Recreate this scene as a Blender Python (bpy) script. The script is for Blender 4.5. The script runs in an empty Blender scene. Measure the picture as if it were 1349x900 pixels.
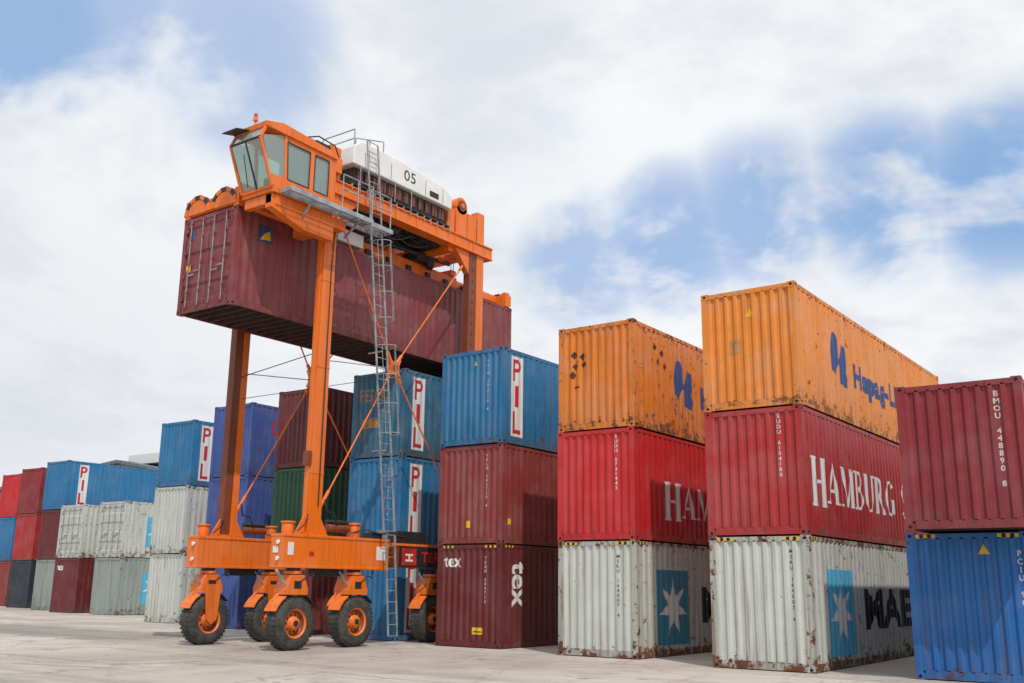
import bpy, bmesh, math, random
from mathutils import Vector, Matrix
random.seed(7)
S=bpy.context.scene
S.view_settings.view_transform='Standard'; S.view_settings.look='None'; S.view_settings.exposure=0

def lin(h,k=1.0):
    h=h.lstrip('#'); o=[]
    for i in (0,2,4):
        c=int(h[i:i+2],16)/255
        o.append(k*(c/12.92 if c<=.04045 else ((c+.055)/1.055)**2.4))
    return (o[0],o[1],o[2],1)
class NT:
    def __init__(s,nt): s.t=nt
    def n(s,typ,**kw):
        x=s.t.nodes.new(typ)
        for k,v in kw.items():
            if k.startswith('i_'):
                key=k[2:]; key=int(key) if key.isdigit() else key.replace('_',' ')
                if isinstance(v,bpy.types.NodeSocket): s.t.links.new(v,x.inputs[key])
                else: x.inputs[key].default_value=v
            else: setattr(x,k,v)
        return x
    def math(s,op,a,b=0.0,c=None,clamp=False):
        x=s.t.nodes.new('ShaderNodeMath');x.operation=op;x.use_clamp=clamp
        for i,v in enumerate((a,b,c)):
            if v is None: continue
            if isinstance(v,bpy.types.NodeSocket): s.t.links.new(v,x.inputs[i])
            else: x.inputs[i].default_value=v
        return x.outputs[0]
    def mr(s,v,a,b,c=0,d=1,smooth=True):
        x=s.t.nodes.new('ShaderNodeMapRange')
        if smooth:x.interpolation_type='SMOOTHSTEP'
        s.t.links.new(v,x.inputs[0])
        for i,q in enumerate((a,b,c,d)): x.inputs[i+1].default_value=q
        return x.outputs[0]
    def mix(s,f,a,b,bt='MIX'):
        x=s.t.nodes.new('ShaderNodeMix');x.data_type='RGBA';x.blend_type=bt
        for i,v in ((0,f),(6,a),(7,b)):
            if isinstance(v,bpy.types.NodeSocket): s.t.links.new(v,x.inputs[i])
            else: x.inputs[i].default_value=v
        return x.outputs[2]
    def noise(s,vec,scale,detail=4,rough=.55,dist=0):
        x=s.t.nodes.new('ShaderNodeTexNoise');x.inputs['Scale'].default_value=scale
        x.inputs['Detail'].default_value=detail;x.inputs['Roughness'].default_value=rough;x.inputs['Distortion'].default_value=dist
        s.t.links.new(vec,x.inputs['Vector']);return x.outputs[0]
    def scl(s,vec,v):
        x=s.t.nodes.new('ShaderNodeVectorMath');x.operation='MULTIPLY';s.t.links.new(vec,x.inputs[0]);x.inputs[1].default_value=v;return x.outputs[0]
def newmat(name):
    m=bpy.data.materials.new(name);m.use_nodes=True
    nt=m.node_tree
    for x in list(nt.nodes): nt.nodes.remove(x)
    N=NT(nt);out=N.n('ShaderNodeOutputMaterial');b=N.n('ShaderNodeBsdfPrincipled')
    nt.links.new(b.outputs[0],out.inputs[0])
    return m,N,b,out
MATS={}
def paint(name,hexc,rust=.3,fade=.3,grime=.4,k=.9,edge=True,rough=.5,dent=1.0):
    if name in MATS:return MATS[name]
    m,N,b,out=newmat(name)
    tc=N.n('ShaderNodeTexCoord').outputs['Object']
    oi=N.n('ShaderNodeObjectInfo').outputs['Random']
    off=N.n('ShaderNodeCombineXYZ',i_0=N.math('MULTIPLY',oi,37.),i_1=N.math('MULTIPLY',oi,91.),i_2=N.math('MULTIPLY',oi,13.)).outputs[0]
    va=N.n('ShaderNodeVectorMath',operation='ADD',i_0=tc,i_1=off).outputs[0]
    c=lin(hexc,k)
    n1=N.noise(va,1.1,3,.6)
    light=tuple(min(1,x*.72+.28*(.33*(c[0]+c[1]+c[2]))+.07) for x in c[:3])+(1,)
    col=N.mix(N.math('MULTIPLY',N.mr(n1,.42,.62),fade),c,light)
    st=N.noise(N.scl(va,(8,8,.4)),1.0,4,.65)
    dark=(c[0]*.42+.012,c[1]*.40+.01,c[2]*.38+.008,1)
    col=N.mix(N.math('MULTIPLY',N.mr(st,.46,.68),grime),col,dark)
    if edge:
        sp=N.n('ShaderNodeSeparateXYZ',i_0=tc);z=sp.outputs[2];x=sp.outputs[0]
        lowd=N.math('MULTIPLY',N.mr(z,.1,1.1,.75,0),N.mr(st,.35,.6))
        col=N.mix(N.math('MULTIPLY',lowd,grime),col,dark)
    rn=N.noise(va,5,6,.75)
    if edge:
        e=N.math('ADD',N.mr(z,.05,.5,.12,0),N.mr(z,2.3,2.58,0,.075))
        e=N.math('ADD',e,N.mr(N.math('ABSOLUTE',N.math('ADD',x,1.055)),.80,1.05,0,.05))
        rv=N.math('ADD',rn,e)
    else: rv=rn
    th=.70-.13*rust
    rm=N.mr(rv,th,th+.035)
    rc=N.mix(N.mr(rn,.45,.8),(.17,.065,.028,1),(.03,.013,.008,1))
    rs=N.noise(N.scl(va,(11,11,.55)),1.0,3,.6)
    col=N.mix(N.math('MULTIPLY',N.mr(rs,.56-.04*rust,.72-.05*rust),min(.85,.06+.8*rust)),col,(.19,.085,.04,1))
    col=N.mix(N.math('MULTIPLY',rm,min(1,.3+1.3*rust)),col,rc)
    N.t.links.new(col,b.inputs['Base Color'])
    r=N.math('ADD',N.math('MULTIPLY',rm,.3),N.math('ADD',N.math('MULTIPLY',n1,.3),rough-.12))
    N.t.links.new(r,b.inputs['Roughness'])
    bp=N.n('ShaderNodeBump',i_Strength=.55,i_Distance=.03*dent)
    N.t.links.new(N.noise(va,2.4,1,.5),bp.inputs['Height'])
    N.t.links.new(bp.outputs[0],b.inputs['Normal'])
    MATS[name]=m;return m
def decal(name,hexc,wear=.3,k=.9):
    if name in MATS:return MATS[name]
    m,N,b,out=newmat(name)
    g=N.n('ShaderNodeTexCoord').outputs['Object']; c=lin(hexc,k)
    st=N.noise(N.scl(g,(7,7,.8)),1.4,4,.65)
    col=N.mix(N.math('MULTIPLY',N.mr(st,.42,.72),.42),c,tuple(x*.5+.02 for x in c[:3])+(1,))
    N.t.links.new(col,b.inputs['Base Color']);b.inputs['Roughness'].default_value=.6
    if wear>=.5:
        n=N.noise(g,11,5,.75)
        tr=N.n('ShaderNodeBsdfTransparent');mx=N.n('ShaderNodeMixShader')
        N.t.links.new(N.mr(n,.66-.2*wear,.72-.18*wear,0,.95),mx.inputs[0])
        N.t.links.new(b.outputs[0],mx.inputs[1]);N.t.links.new(tr.outputs[0],mx.inputs[2])
        N.t.links.new(mx.outputs[0],out.inputs[0])
    MATS[name]=m;return m
def plain(name,col,rough=.6,metal=0,var=.3,scale=4):
    if name in MATS:return MATS[name]
    m,N,b,out=newmat(name)
    g=N.n('ShaderNodeTexCoord').outputs['Object'];n=N.noise(g,scale,3,.65)
    N.t.links.new(N.mix(N.mr(n,.3,.7),tuple(x*(1-var) for x in col[:3])+(1,),tuple(min(1,x*(1+var)) for x in col[:3])+(1,)),b.inputs['Base Color'])
    b.inputs['Roughness'].default_value=rough;b.inputs['Metallic'].default_value=metal
    MATS[name]=m;return m

class MB:
    def __init__(s): s.v=[];s.f=[];s.m=[];s.sm=[];s.slots=[]
    def mi(s,mat):
        if mat not in s.slots:s.slots.append(mat)
        return s.slots.index(mat)
    def face(s,pts,mat,sm=False):
        i=len(s.v);s.v+= [tuple(p) for p in pts];s.f.append(tuple(range(i,i+len(pts))));s.m.append(s.mi(mat));s.sm.append(sm)
    def idx(s,vs,fs,mat,sm=False):
        i=len(s.v);s.v+=[tuple(p) for p in vs];k=s.mi(mat)
        for f in fs: s.f.append(tuple(i+a for a in f));s.m.append(k);s.sm.append(sm)
    def hexa(s,p,mat):
        s.idx(p,[(3,2,1,0),(4,5,6,7),(0,1,5,4),(1,2,6,5),(2,3,7,6),(3,0,4,7)],mat)
    def box(s,x0,x1,y0,y1,z0,z1,mat):
        s.hexa([(x0,y0,z0),(x1,y0,z0),(x1,y1,z0),(x0,y1,z0),(x0,y0,z1),(x1,y0,z1),(x1,y1,z1),(x0,y1,z1)],mat)
    def beam(s,p,q,w,h,mat):
        p=Vector(p);q=Vector(q);d=(q-p).normalized()
        u=Vector((0,0,1)) if abs(d.z)<.9 else Vector((0,1,0))
        a=d.cross(u).normalized();b=a.cross(d).normalized()
        a*=w/2;b*=h/2
        s.hexa([p-a-b,p+a-b,q+a-b,q-a-b,p-a+b,p+a+b,q+a+b,q-a+b],mat)
    def cyl(s,p,q,r,mat,n=10,r2=None,caps=True,sm=True):
        p=Vector(p);q=Vector(q);d=(q-p).normalized();u=Vector((0,0,1)) if abs(d.z)<.9 else Vector((0,1,0))
        a=d.cross(u).normalized();b=a.cross(d).normalized();r2=r if r2 is None else r2
        vs=[p+a*r*math.cos(t)+b*r*math.sin(t) for t in [2*math.pi*i/n for i in range(n)]]+[q+a*r2*math.cos(t)+b*r2*math.sin(t) for t in [2*math.pi*i/n for i in range(n)]]
        s.idx(vs,[(i,(i+1)%n,n+(i+1)%n,n+i) for i in range(n)],mat,sm)
        if caps: s.face(vs[:n][::-1],mat);s.face(vs[n:],mat)
    def path(s,pts,r,mat,n=6):
        for a,b in zip(pts[:-1],pts[1:]): s.cyl(a,b,r,mat,n)
    def sag(s,p,q,d,r,mat,n=8):
        p=Vector(p);q=Vector(q);s.path([p+(q-p)*t+Vector((0,0,-4*d*t*(1-t))) for t in [i/n for i in range(n+1)]],r,mat)
    def prism(s,pts,axis,a0,a1,mat):
        def P(u,v,w):
            return {'x':(w,u,v),'y':(u,w,v),'z':(u,v,w)}[axis]
        n=len(pts);A=[P(u,v,a0) for u,v in pts];B=[P(u,v,a1) for u,v in pts]
        s.face(A,mat);s.face(B[::-1],mat)
        for i in range(n): j=(i+1)%n; s.face([A[i],B[i],B[j],A[j]],mat)
    def lathe(s,c,prof,mat,n=40,sm=True):
        vs=[]
        for dx,r in prof:
            for i in range(n):
                t=2*math.pi*i/n; vs.append((c[0]+dx,c[1]+r*math.cos(t),c[2]+r*math.sin(t)))
        fs=[]
        for k in range(len(prof)-1):
            for i in range(n): j=(i+1)%n; fs.append((k*n+i,k*n+j,(k+1)*n+j,(k+1)*n+i))
        s.idx(vs,fs,mat,sm)
    def obj(s,name,parent=None,bevel=0,loc=(0,0,0),rotz=0,fixn=True):
        me=bpy.data.meshes.new(name);me.from_pydata(s.v,[],s.f)
        for m in s.slots: me.materials.append(m)
        me.polygons.foreach_set('material_index',s.m);me.polygons.foreach_set('use_smooth',s.sm)
        me.update()
        if fixn or bevel:
            bm=bmesh.new();bm.from_mesh(me)
            if bevel: bmesh.ops.remove_doubles(bm,verts=bm.verts,dist=1e-5)
            bmesh.ops.recalc_face_normals(bm,faces=bm.faces);bm.to_mesh(me);bm.free()
        o=bpy.data.objects.new(name,me);S.collection.objects.link(o);o.location=loc;o.rotation_euler[2]=rotz
        if parent:o.parent=parent
        if bevel:
            md=o.modifiers.new('bevel','BEVEL');md.width=bevel;md.segments=2;md.limit_method='ANGLE';md.angle_limit=math.radians(50)
        return o
def empty(name,loc=(0,0,0)):
    e=bpy.data.objects.new(name,None);e.location=loc;S.collection.objects.link(e);return e

# ---------------------------------------------------------------- text helper
_tc={}
def text_tris(body,bold=0.0,shear=0.0):
    k=(body,bold,shear)
    if k in _tc:return _tc[k]
    cu=bpy.data.curves.new('t','FONT');cu.body=body;cu.size=1;cu.offset=bold;cu.shear=shear;cu.resolution_u=3
    cu.align_x='LEFT'
    if len(body)>3: cu.space_character=1.0+bold*1.6
    ob=bpy.data.objects.new('t',cu);S.collection.objects.link(ob)
    bpy.context.view_layer.update()
    me=bpy.data.meshes.new_from_object(ob.evaluated_get(bpy.context.evaluated_depsgraph_get()))
    bpy.data.objects.remove(ob)
    vs=[(v.co.x,v.co.y) for v in me.vertices];fs=[tuple(p.vertices) for p in me.polygons]
    bpy.data.meshes.remove(me)
    if vs:
        x0=min(v[0] for v in vs);x1=max(v[0] for v in vs);y0=min(v[1] for v in vs);y1=max(v[1] for v in vs)
        vs=[((v[0]-x0)/(y1-y0),(v[1]-y0)/(y1-y0)) for v in vs]
    _tc[k]=(vs,fs);return _tc[k]
def fit(vs,s0,s1,z0,z1,rot=0):
    if rot: vs=[(y,-x) for x,y in vs]
    a0=min(v[0] for v in vs);a1=max(v[0] for v in vs);b0=min(v[1] for v in vs);b1=max(v[1] for v in vs)
    return [(s0+(x-a0)/(a1-a0)*(s1-s0),z0+(y-b0)/(b1-b0)*(z1-z0)) for x,y in vs]

def serif(ch):
    T=.2;t=.085;sf=.06;P=[];w=.8
    def q(*p):P.append(list(p))
    def bar(x,w,z0,z1):q((x-w/2,z0),(x+w/2,z0),(x+w/2,z1),(x-w/2,z1))
    def ser(x,w,z,h=sf): q((x-w/2,z),(x+w/2,z),(x+w/2,z+h),(x-w/2,z+h))
    def arc(cx,cz,rx,rz,a0,a1,w0,w1,n=12):
        for i in range(n):
            A=[]
            for k in (i,i+1):
                a=math.radians(a0+(a1-a0)*k/n);ww=w0+(w1-w0)*abs(math.cos(a))
                A.append(((cx+rx*math.cos(a),cz+rz*math.sin(a)),(cx+(rx-ww)*math.cos(a),cz+(rz-ww*.7)*math.sin(a))))
            q(A[0][1],A[0][0],A[1][0],A[1][1])
    if ch=='H':
        for x in(.16,.68): bar(x,T,0,1);ser(x,T+.14,0);ser(x,T+.14,1-sf)
        bar(.42,.4,.47,.54);w=.84
    elif ch=='A':
        q((.06,0),(.15,0),(.43,.95),(.37,1));q((.34,1),(.48,1),(.82,0),(.58,0));bar(.4,.36,.28,.36);ser(.11,.24,0);ser(.70,.34,0);w=.84
    elif ch=='M':
        bar(.13,t,0,1);bar(.88,T,0,1);q((.1,1),(.28,1),(.57,.1),(.47,0));q((.48,0),(.55,0),(.82,1),(.75,1));ser(.13,.24,0);ser(.88,.3,0);ser(.13,.2,1-sf);ser(.9,.24,1-sf);w=1.02
    elif ch=='B':
        bar(.17,T,0,1);ser(.15,.28,0);ser(.15,.28,1-sf);arc(.3,.76,.3,.24,-90,90,t,T);arc(.3,.27,.36,.27,-90,90,t,T);w=.72
        bar(.27,.2,.94,1);bar(.27,.2,.0,.055);bar(.27,.2,.5,.55)
    elif ch=='R':
        bar(.17,T,0,1);ser(.17,.3,0);ser(.15,.28,1-sf);arc(.3,.73,.32,.27,-90,90,t,T);bar(.27,.2,.94,1);bar(.27,.2,.46,.52);q((.28,.5),(.46,.5),(.82,0),(.6,0));ser(.72,.24,0);w=.82
    elif ch=='U':
        bar(.17,T,.35,1);bar(.68,t,.35,1);ser(.17,.3,1-sf);ser(.68,.22,1-sf);arc(.4,.36,.31,.36,180,360,t,T-.04);w=.82
    elif ch=='G':
        arc(.46,.5,.4,.5,45,315,t,T);bar(.72,T,.08,.42);ser(.72,.28,.42);w=.88
    elif ch=='S':
        arc(.35,.74,.24,.26,20,270,t,T-.03);arc(.35,.27,.26,.27,-160,90,t,T-.03);w=.7
    elif ch=='D':
        bar(.17,T,0,1);ser(.15,.28,0);ser(.15,.28,1-sf);arc(.3,.5,.48,.5,-90,90,t,T,16);w=.84
    return P,w

# ---------------------------------------------------------------- containers
W=2.108;H=2.591;LF=11.8;LS=5.9
M_under=plain('underfloor_dark',(.03,.024,.02),.8)
M_hole=plain('casting_hole_dark',(.008,.008,.008),.9)
M_bar=plain('galvanised_bar',(.30,.27,.26),.55,.3)
M_cross=plain('crossmember_dark_red',(.05,.022,.02),.8)
M_white=decal('marking_white','#E6E6E2',.25)
M_num=decal('marking_number_white','#CFCFCB',.1)
M_red=decal('marking_red','#C8202A',.2)
M_navy=decal('marking_navy','#2E4A86',.2)
M_black=decal('marking_black','#15171C',.15)
M_grnum=decal('marking_number_grey','#50524E',.1)
M_sky=decal('marking_light_blue','#56B4D8',.25)
M_skyd=decal('marking_dull_blue','#3C8AA8',.25)
M_yel=decal('marking_yellow','#E8B820',.15)
M_blk=decal('marking_black_solid','#101010',.0)
M_tan=decal('marking_tan','#B98A50',.55)
M_rustp=decal('rust_patch_brown','#4A2412',.6)
def profile(a,b,pitch,depth,out=.010,fl=.27,sl=.23):
    n=max(1,round((b-a)/pitch));p=(b-a)/n;K=[]
    for i in range(n):
        s=a+i*p
        K+=[(s,out),(s+p*fl,out),(s+p*(fl+sl),out+depth),(s+p*(1-sl),out+depth)]
    K.append((b,out));return K
def pfun(K):
    def f(s):
        if s<=K[0][0]:return .0
        if s>=K[-1][0]:return .0
        for (a,da),(b,db) in zip(K[:-1],K[1:]):
            if a<=s<=b:return da+(db-da)*(s-a)/(b-a+1e-9)
        return 0.0
    return f
def container(mat,x,y,z,L=LS,end='ribs',rot=None,side=(),front=(),hc=False,frame=None):
    mb=MB();frame=frame or mat
    if rot is None: rot=random.uniform(-.0035,.0035);x+=random.uniform(-.02,.02);y+=random.uniform(-.03,.03)
    e=.004;pw=.13
    for px in(-W+e,-pw-e):
        for py in(e,L-pw-e): mb.box(px,px+pw,py,py+pw,.11,H-.11,frame)
    for px in(-W+.01,-.07):
        mb.box(px,px+.06,.16,L-.16,.02,.16,frame); mb.box(px,px+.06,.16,L-.16,H-.10,H-.02,frame)
    for py in(.01,L-.07):
        mb.box(-W+.17,-.17,py,py+.06,.02,.17,frame);mb.box(-W+.17,-.17,py,py+.06,H-.12,H-.02,frame)
    for cx in(-W,-.165):
        for cy in(0,L-.175):
            for cz in(.002,H-.12):
                mb.box(cx,cx+.165,cy,cy+.175,cz,cz+.118,frame)
                zc=cz+.059
                for yy in ((-.002,) if cy==0 else (L+.002,)):
                    mb.face([(cx+.0825+.036*math.cos(t),yy,zc+.03*math.sin(t)) for t in [i*math.pi/5 for i in range(10)]],M_hole)
                xx=.002 if cx>-1 else -W-.002
                mb.face([(xx,cy+.0875+.045*math.cos(t),zc+.03*math.sin(t)) for t in [i*math.pi/5 for i in range(10)]],M_hole)
    KS=profile(.13,L-.13,.262,.021);KF=profile(-W+.13,-.13,.205,.042)
    zb,zt=.155,H-.095
    for (a,da),(b,db) in zip(KS[:-1],KS[1:]):
        mb.face([(-da,a,zb),(-db,b,zb),(-db,b,zt),(-da,a,zt)],mat)
        mb.face([(-W+da,a,zb),(-W+da,a,zt),(-W+db,b,zt),(-W+db,b,zb)],mat)
    for (a,da),(b,db) in zip(KF[:-1],KF[1:]):
        mb.face([(a,L-da,zb),(a,L-da,zt),(b,L-db,zt),(b,L-db,zb)],mat)
        if end=='ribs': mb.face([(a,da,zb),(b,db,zb),(b,db,zt),(a,da,zt)],mat)
    if end=='door':
        mid=-W/2
        for (a,b) in((-W+.14,mid-.008),(mid+.008,-.14)):
            zz=[.18,.3,.34,.72,.76,1.16,1.2,1.6,1.64,2.04,2.08,2.3,2.34,H-.13]
            dd=[.02,.02,.055,.055,.02,.02,.055,.055,.02,.02,.055,.055,.02,.02]
            for i in range(len(zz)-1): mb.face([(a,dd[i],zz[i]),(b,dd[i],zz[i]),(b,dd[i+1],zz[i+1]),(a,dd[i+1],zz[i+1])],mat)
            mb.face([(a,.085,.18),(a,.085,H-.13),(b,.085,H-.13),(b,.085,.18)],M_hole)
            for rx in(a+.22*(b-a),a+.74*(b-a)):
                mb.cyl((rx,-.012,.14),(rx,-.012,H-.1),.017,M_bar,8)
                for cz in(.16,.55,1.3,2.0,H-.16): mb.box(rx-.04,rx+.04,-.025,.02,cz-.03,cz+.03,frame)
                if rx<(a+b)/2: mb.box(rx,rx+.26,-.02,-.006,.98,1.02,M_bar)
                else: mb.box(rx-.26,rx,-.02,-.006,1.08,1.12,M_bar)
        for hx in(-W+.14,-.20):
            for hz in(.35,.95,1.6,2.2): mb.box(hx,hx+.06,-.008,.03,hz,hz+.1,frame)
    mb.face([(-W+.05,.05,H-.03),(-.05,.05,H-.03),(-.05,L-.05,H-.03),(-W+.05,L-.05,H-.03)],mat)
    mb.face([(-W+.05,.05,.15),(-W+.05,L-.05,.15),(-.05,L-.05,.15),(-.05,.05,.15)],M_under)
    n=int(L/.32)
    for i in range(1,n): mb.box(-W+.07,-.07,i*L/n-.03,i*L/n+.03,.03,.148,M_cross)
    if hc:
        for i in range(5):
            m=M_yel if i%2==0 else M_blk
            s=.18+i*.07
            mb.face([(-.007,s,H-.09),(-.007,s+.07,H-.09),(-.007,s+.07,H-.03),(-.007,s,H-.03)],m)
            for q in(-.18-(i+1)*.07,-W+.18+i*.07):
                mb.face([(q,.007,H-.1),(q+.07,.007,H-.1),(q+.07,.007,H-.035),(q,.007,H-.035)],m)
    def put(vs,fs,mat,K,f,kind,layer):
        bm=bmesh.new();bv=[bm.verts.new((a,b,0)) for a,b in vs]
        for q in fs:
            try:bm.faces.new([bv[i] for i in q])
            except ValueError:pass
        a0=min(v[0] for v in vs);a1=max(v[0] for v in vs)
        for s,_ in K:
            if a0+1e-4<s<a1-1e-4:
                bmesh.ops.bisect_plane(bm,geom=bm.verts[:]+bm.edges[:]+bm.faces[:],plane_co=(s,0,0),plane_no=(1,0,0))
        bm.verts.index_update();V=[]
        for v in bm.verts:
            d=f(v.co.x)-.003-.0012*layer
            V.append((-d,v.co.x,v.co.y) if kind=='s' else (v.co.x,d,v.co.y))
        mb.idx(V,[tuple(v.index for v in p.verts) for p in bm.faces],mat);bm.free()
    for kind,items in(('s',side),('f',front)):
        K=KS if kind=='s' else KF;f=pfun(K)
        lay=0
        for it in items:
            t=it[0];o=0 if kind=='s' else -W
            if t=='rect': _,m,a,b,c,d=it;put([(a+o,c),(b+o,c),(b+o,d),(a+o,d)],[(0,1,2,3)],m,K,f,kind,lay);lay+=1
            elif t in('text','btext'):
                _,m,body,a,b,c,d,rotd=it;vs,fs=text_tris(body,.02 if t=='text' else .045);put(fit(vs,a+o,b+o,c,d,rotd),fs,m,K,f,kind,lay);lay+=1
            elif t=='stack':
                _,m,body,s0,z1,h,st=it
                for i,ch in enumerate(body):
                    if ch==' ':continue
                    vs,fs=text_tris(ch,.02);ww=max(v[0] for v in vs)
                    vs=[(s0+o+(v[0]-ww/2)*h,z1-(i+1)*st+v[1]*h) for v in vs];put(vs,fs,m,K,f,kind,lay)
                lay+=1
            elif t=='serif':
                _,m,body,a,z0,h,spx=it;cx=a
                for i,ch in enumerate(body):
                    if ch==' ':cx+=.5*h*spx;continue
                    PP,w=serif(ch);hh=h*(1.18 if i==0 else 1)
                    for j,p in enumerate(PP):
                        put([(cx+u*hh*spx,z0-(.12*h if i==0 else 0)+v*hh) for u,v in p],[tuple(range(len(p)))],m,K,f,kind,lay+(j%6)*.3)
                    cx+=(w+.06)*hh*spx
                lay+=2
            elif t=='star':
                _,m,ca,cz,r,sy=it;pts=[]
                for i in range(14):
                    rr=r if i%2==0 else r*.40;an=math.pi/2+i*math.pi/7;pts.append((ca+o+rr*math.cos(an)*sy,cz+rr*math.sin(an)))
                pts.append((ca+o,cz));put(pts,[(14,i,(i+1)%14) for i in range(14)],m,K,f,kind,lay);lay+=1
            elif t=='poly': _,m,pp=it;put([(a+o,b) for a,b in pp],[tuple(range(len(pp)))],m,K,f,kind,lay);lay+=1
    return mb.obj('shipping_container',loc=(x,y,z),rotz=rot,fixn=False)
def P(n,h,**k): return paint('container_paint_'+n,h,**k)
orange=P('orange','#E88A2C',rust=.36,fade=.4,grime=.25)
orange2=P('orange_worn','#E07E20',rust=.5,fade=.35,grime=.32)
redM=P('red','#B0282A',rust=.22,fade=.28,grime=.35)
redA=P('bright_red','#C81C22',rust=.2,fade=.2,grime=.32)
brick=P('brick_red','#8E3834',rust=.25,fade=.4,grime=.38)
maroon=P('maroon','#6C2022',rust=.25,fade=.25,grime=.38)
wine=P('wine_red','#8C242A',rust=.22,fade=.3,grime=.36)
blueT=P('mid_blue','#1A76AA',rust=.33,fade=.25,grime=.42)
blueR=P('deep_blue','#1C66AC',rust=.32,fade=.25,grime=.36)
teal=P('teal_blue','#206A8C',rust=.33,fade=.5,grime=.5)
indigo=P('indigo','#3A569C',rust=.22,fade=.3,grime=.4)
green=P('green','#1E5A3A',rust=.2,fade=.3,grime=.4)
grey=P('light_grey','#C6C9C2',rust=.42,fade=.2,grime=.28,k=.92)
greyf=P('light_grey_rusty_frame','#B8B8AE',rust=.8,fade=.2,grime=.4,k=.85)
greyd=P('grey_green','#98A29C',rust=.32,fade=.2,grime=.42,k=.85)
black=P('charcoal','#2C3440',rust=.2,fade=.25,grime=.3)
held=P('rust_red','#88383A',rust=.22,fade=.4,grime=.33)

def tri(s,z,r=.09): return ('poly',M_yel,[(s-r,z-r*.8),(s+r,z-r*.8),(s,z+r)])
def pil(o=.0): return [('rect',M_white,.38+o,.92+o,.22,2.40),('text',M_red,'P',.46+o,.84+o,1.72,2.32,0),('text',M_red,'I',.58+o,.72+o,1.02,1.6,0),('text',M_red,'L',.46+o,.84+o,.30,.9,0)]
def mk(full=True,m=None):
    r=[('rect',m or M_sky,.95,2.6,.25,1.95),('star',M_white,1.78,1.1,.72,1.0)]
    if full: r.append(('btext',M_black,'MAERSK',3.3,10.6,.70,1.58,0))
    return r
def hap():
    return [('poly',M_navy,[(2.15,1.1),(2.35,.95),(2.5,1.25),(2.62,1.3),(2.6,1.8),(2.42,2.0),(2.22,1.95),(2.12,1.5)]),
            ('poly',M_navy,[(2.68,.85),(3.1,.8),(3.2,1.05),(3.02,1.15),(3.15,1.4),(3.05,1.75),(2.82,1.8),(2.68,1.4)]),
            ('rect',M_navy,2.4,2.8,1.28,1.42),('btext',M_navy,'Hapag-Lloyd',3.6,8.6,.75,1.5,0)]
def num(b,s=1.62,z=2.25,h=.075,st=.108): return ('stack',M_num,b,s,z,h,st)
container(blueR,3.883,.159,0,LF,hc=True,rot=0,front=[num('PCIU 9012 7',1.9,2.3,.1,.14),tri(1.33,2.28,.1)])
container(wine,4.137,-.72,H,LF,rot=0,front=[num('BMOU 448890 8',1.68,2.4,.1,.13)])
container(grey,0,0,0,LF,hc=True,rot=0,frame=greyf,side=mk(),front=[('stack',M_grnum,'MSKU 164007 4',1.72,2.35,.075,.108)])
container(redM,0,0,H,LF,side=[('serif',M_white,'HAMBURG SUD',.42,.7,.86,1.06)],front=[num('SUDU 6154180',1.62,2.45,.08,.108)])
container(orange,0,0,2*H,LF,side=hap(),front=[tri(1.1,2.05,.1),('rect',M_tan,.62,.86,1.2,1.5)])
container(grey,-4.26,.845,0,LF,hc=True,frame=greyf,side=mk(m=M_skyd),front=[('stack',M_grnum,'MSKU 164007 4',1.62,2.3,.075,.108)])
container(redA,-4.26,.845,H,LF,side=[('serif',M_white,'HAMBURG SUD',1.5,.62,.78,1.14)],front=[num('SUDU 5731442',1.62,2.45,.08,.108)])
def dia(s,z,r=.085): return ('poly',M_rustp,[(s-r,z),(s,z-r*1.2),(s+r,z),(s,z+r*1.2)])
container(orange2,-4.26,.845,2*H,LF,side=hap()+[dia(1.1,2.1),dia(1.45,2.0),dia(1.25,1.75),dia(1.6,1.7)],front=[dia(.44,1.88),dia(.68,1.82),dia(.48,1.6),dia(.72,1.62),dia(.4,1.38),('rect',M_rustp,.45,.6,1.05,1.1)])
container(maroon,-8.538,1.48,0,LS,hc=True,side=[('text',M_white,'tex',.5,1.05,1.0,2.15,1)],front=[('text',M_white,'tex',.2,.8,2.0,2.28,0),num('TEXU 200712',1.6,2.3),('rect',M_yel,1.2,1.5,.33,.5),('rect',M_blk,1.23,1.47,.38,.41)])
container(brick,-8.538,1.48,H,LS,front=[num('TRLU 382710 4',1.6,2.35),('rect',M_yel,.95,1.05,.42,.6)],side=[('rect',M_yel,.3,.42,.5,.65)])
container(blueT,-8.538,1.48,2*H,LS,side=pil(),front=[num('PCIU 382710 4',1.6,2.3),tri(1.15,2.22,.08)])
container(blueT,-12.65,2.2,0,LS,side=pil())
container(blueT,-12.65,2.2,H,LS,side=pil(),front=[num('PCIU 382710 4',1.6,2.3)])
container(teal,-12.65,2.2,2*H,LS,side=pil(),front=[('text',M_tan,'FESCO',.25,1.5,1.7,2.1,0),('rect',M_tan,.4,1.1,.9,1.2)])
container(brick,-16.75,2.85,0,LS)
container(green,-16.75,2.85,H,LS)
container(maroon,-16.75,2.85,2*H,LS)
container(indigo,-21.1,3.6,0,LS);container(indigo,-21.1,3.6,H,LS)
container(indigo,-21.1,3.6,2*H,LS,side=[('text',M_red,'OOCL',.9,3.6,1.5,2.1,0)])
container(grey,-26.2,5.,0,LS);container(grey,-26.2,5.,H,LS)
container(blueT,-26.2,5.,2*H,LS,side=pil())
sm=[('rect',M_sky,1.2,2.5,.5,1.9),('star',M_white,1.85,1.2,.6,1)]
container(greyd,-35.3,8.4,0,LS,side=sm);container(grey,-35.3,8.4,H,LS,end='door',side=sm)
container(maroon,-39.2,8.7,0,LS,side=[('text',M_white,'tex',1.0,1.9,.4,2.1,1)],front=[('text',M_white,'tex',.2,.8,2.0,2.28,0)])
container(grey,-39.2,8.7,H,LS,end='door',side=sm)
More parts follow.
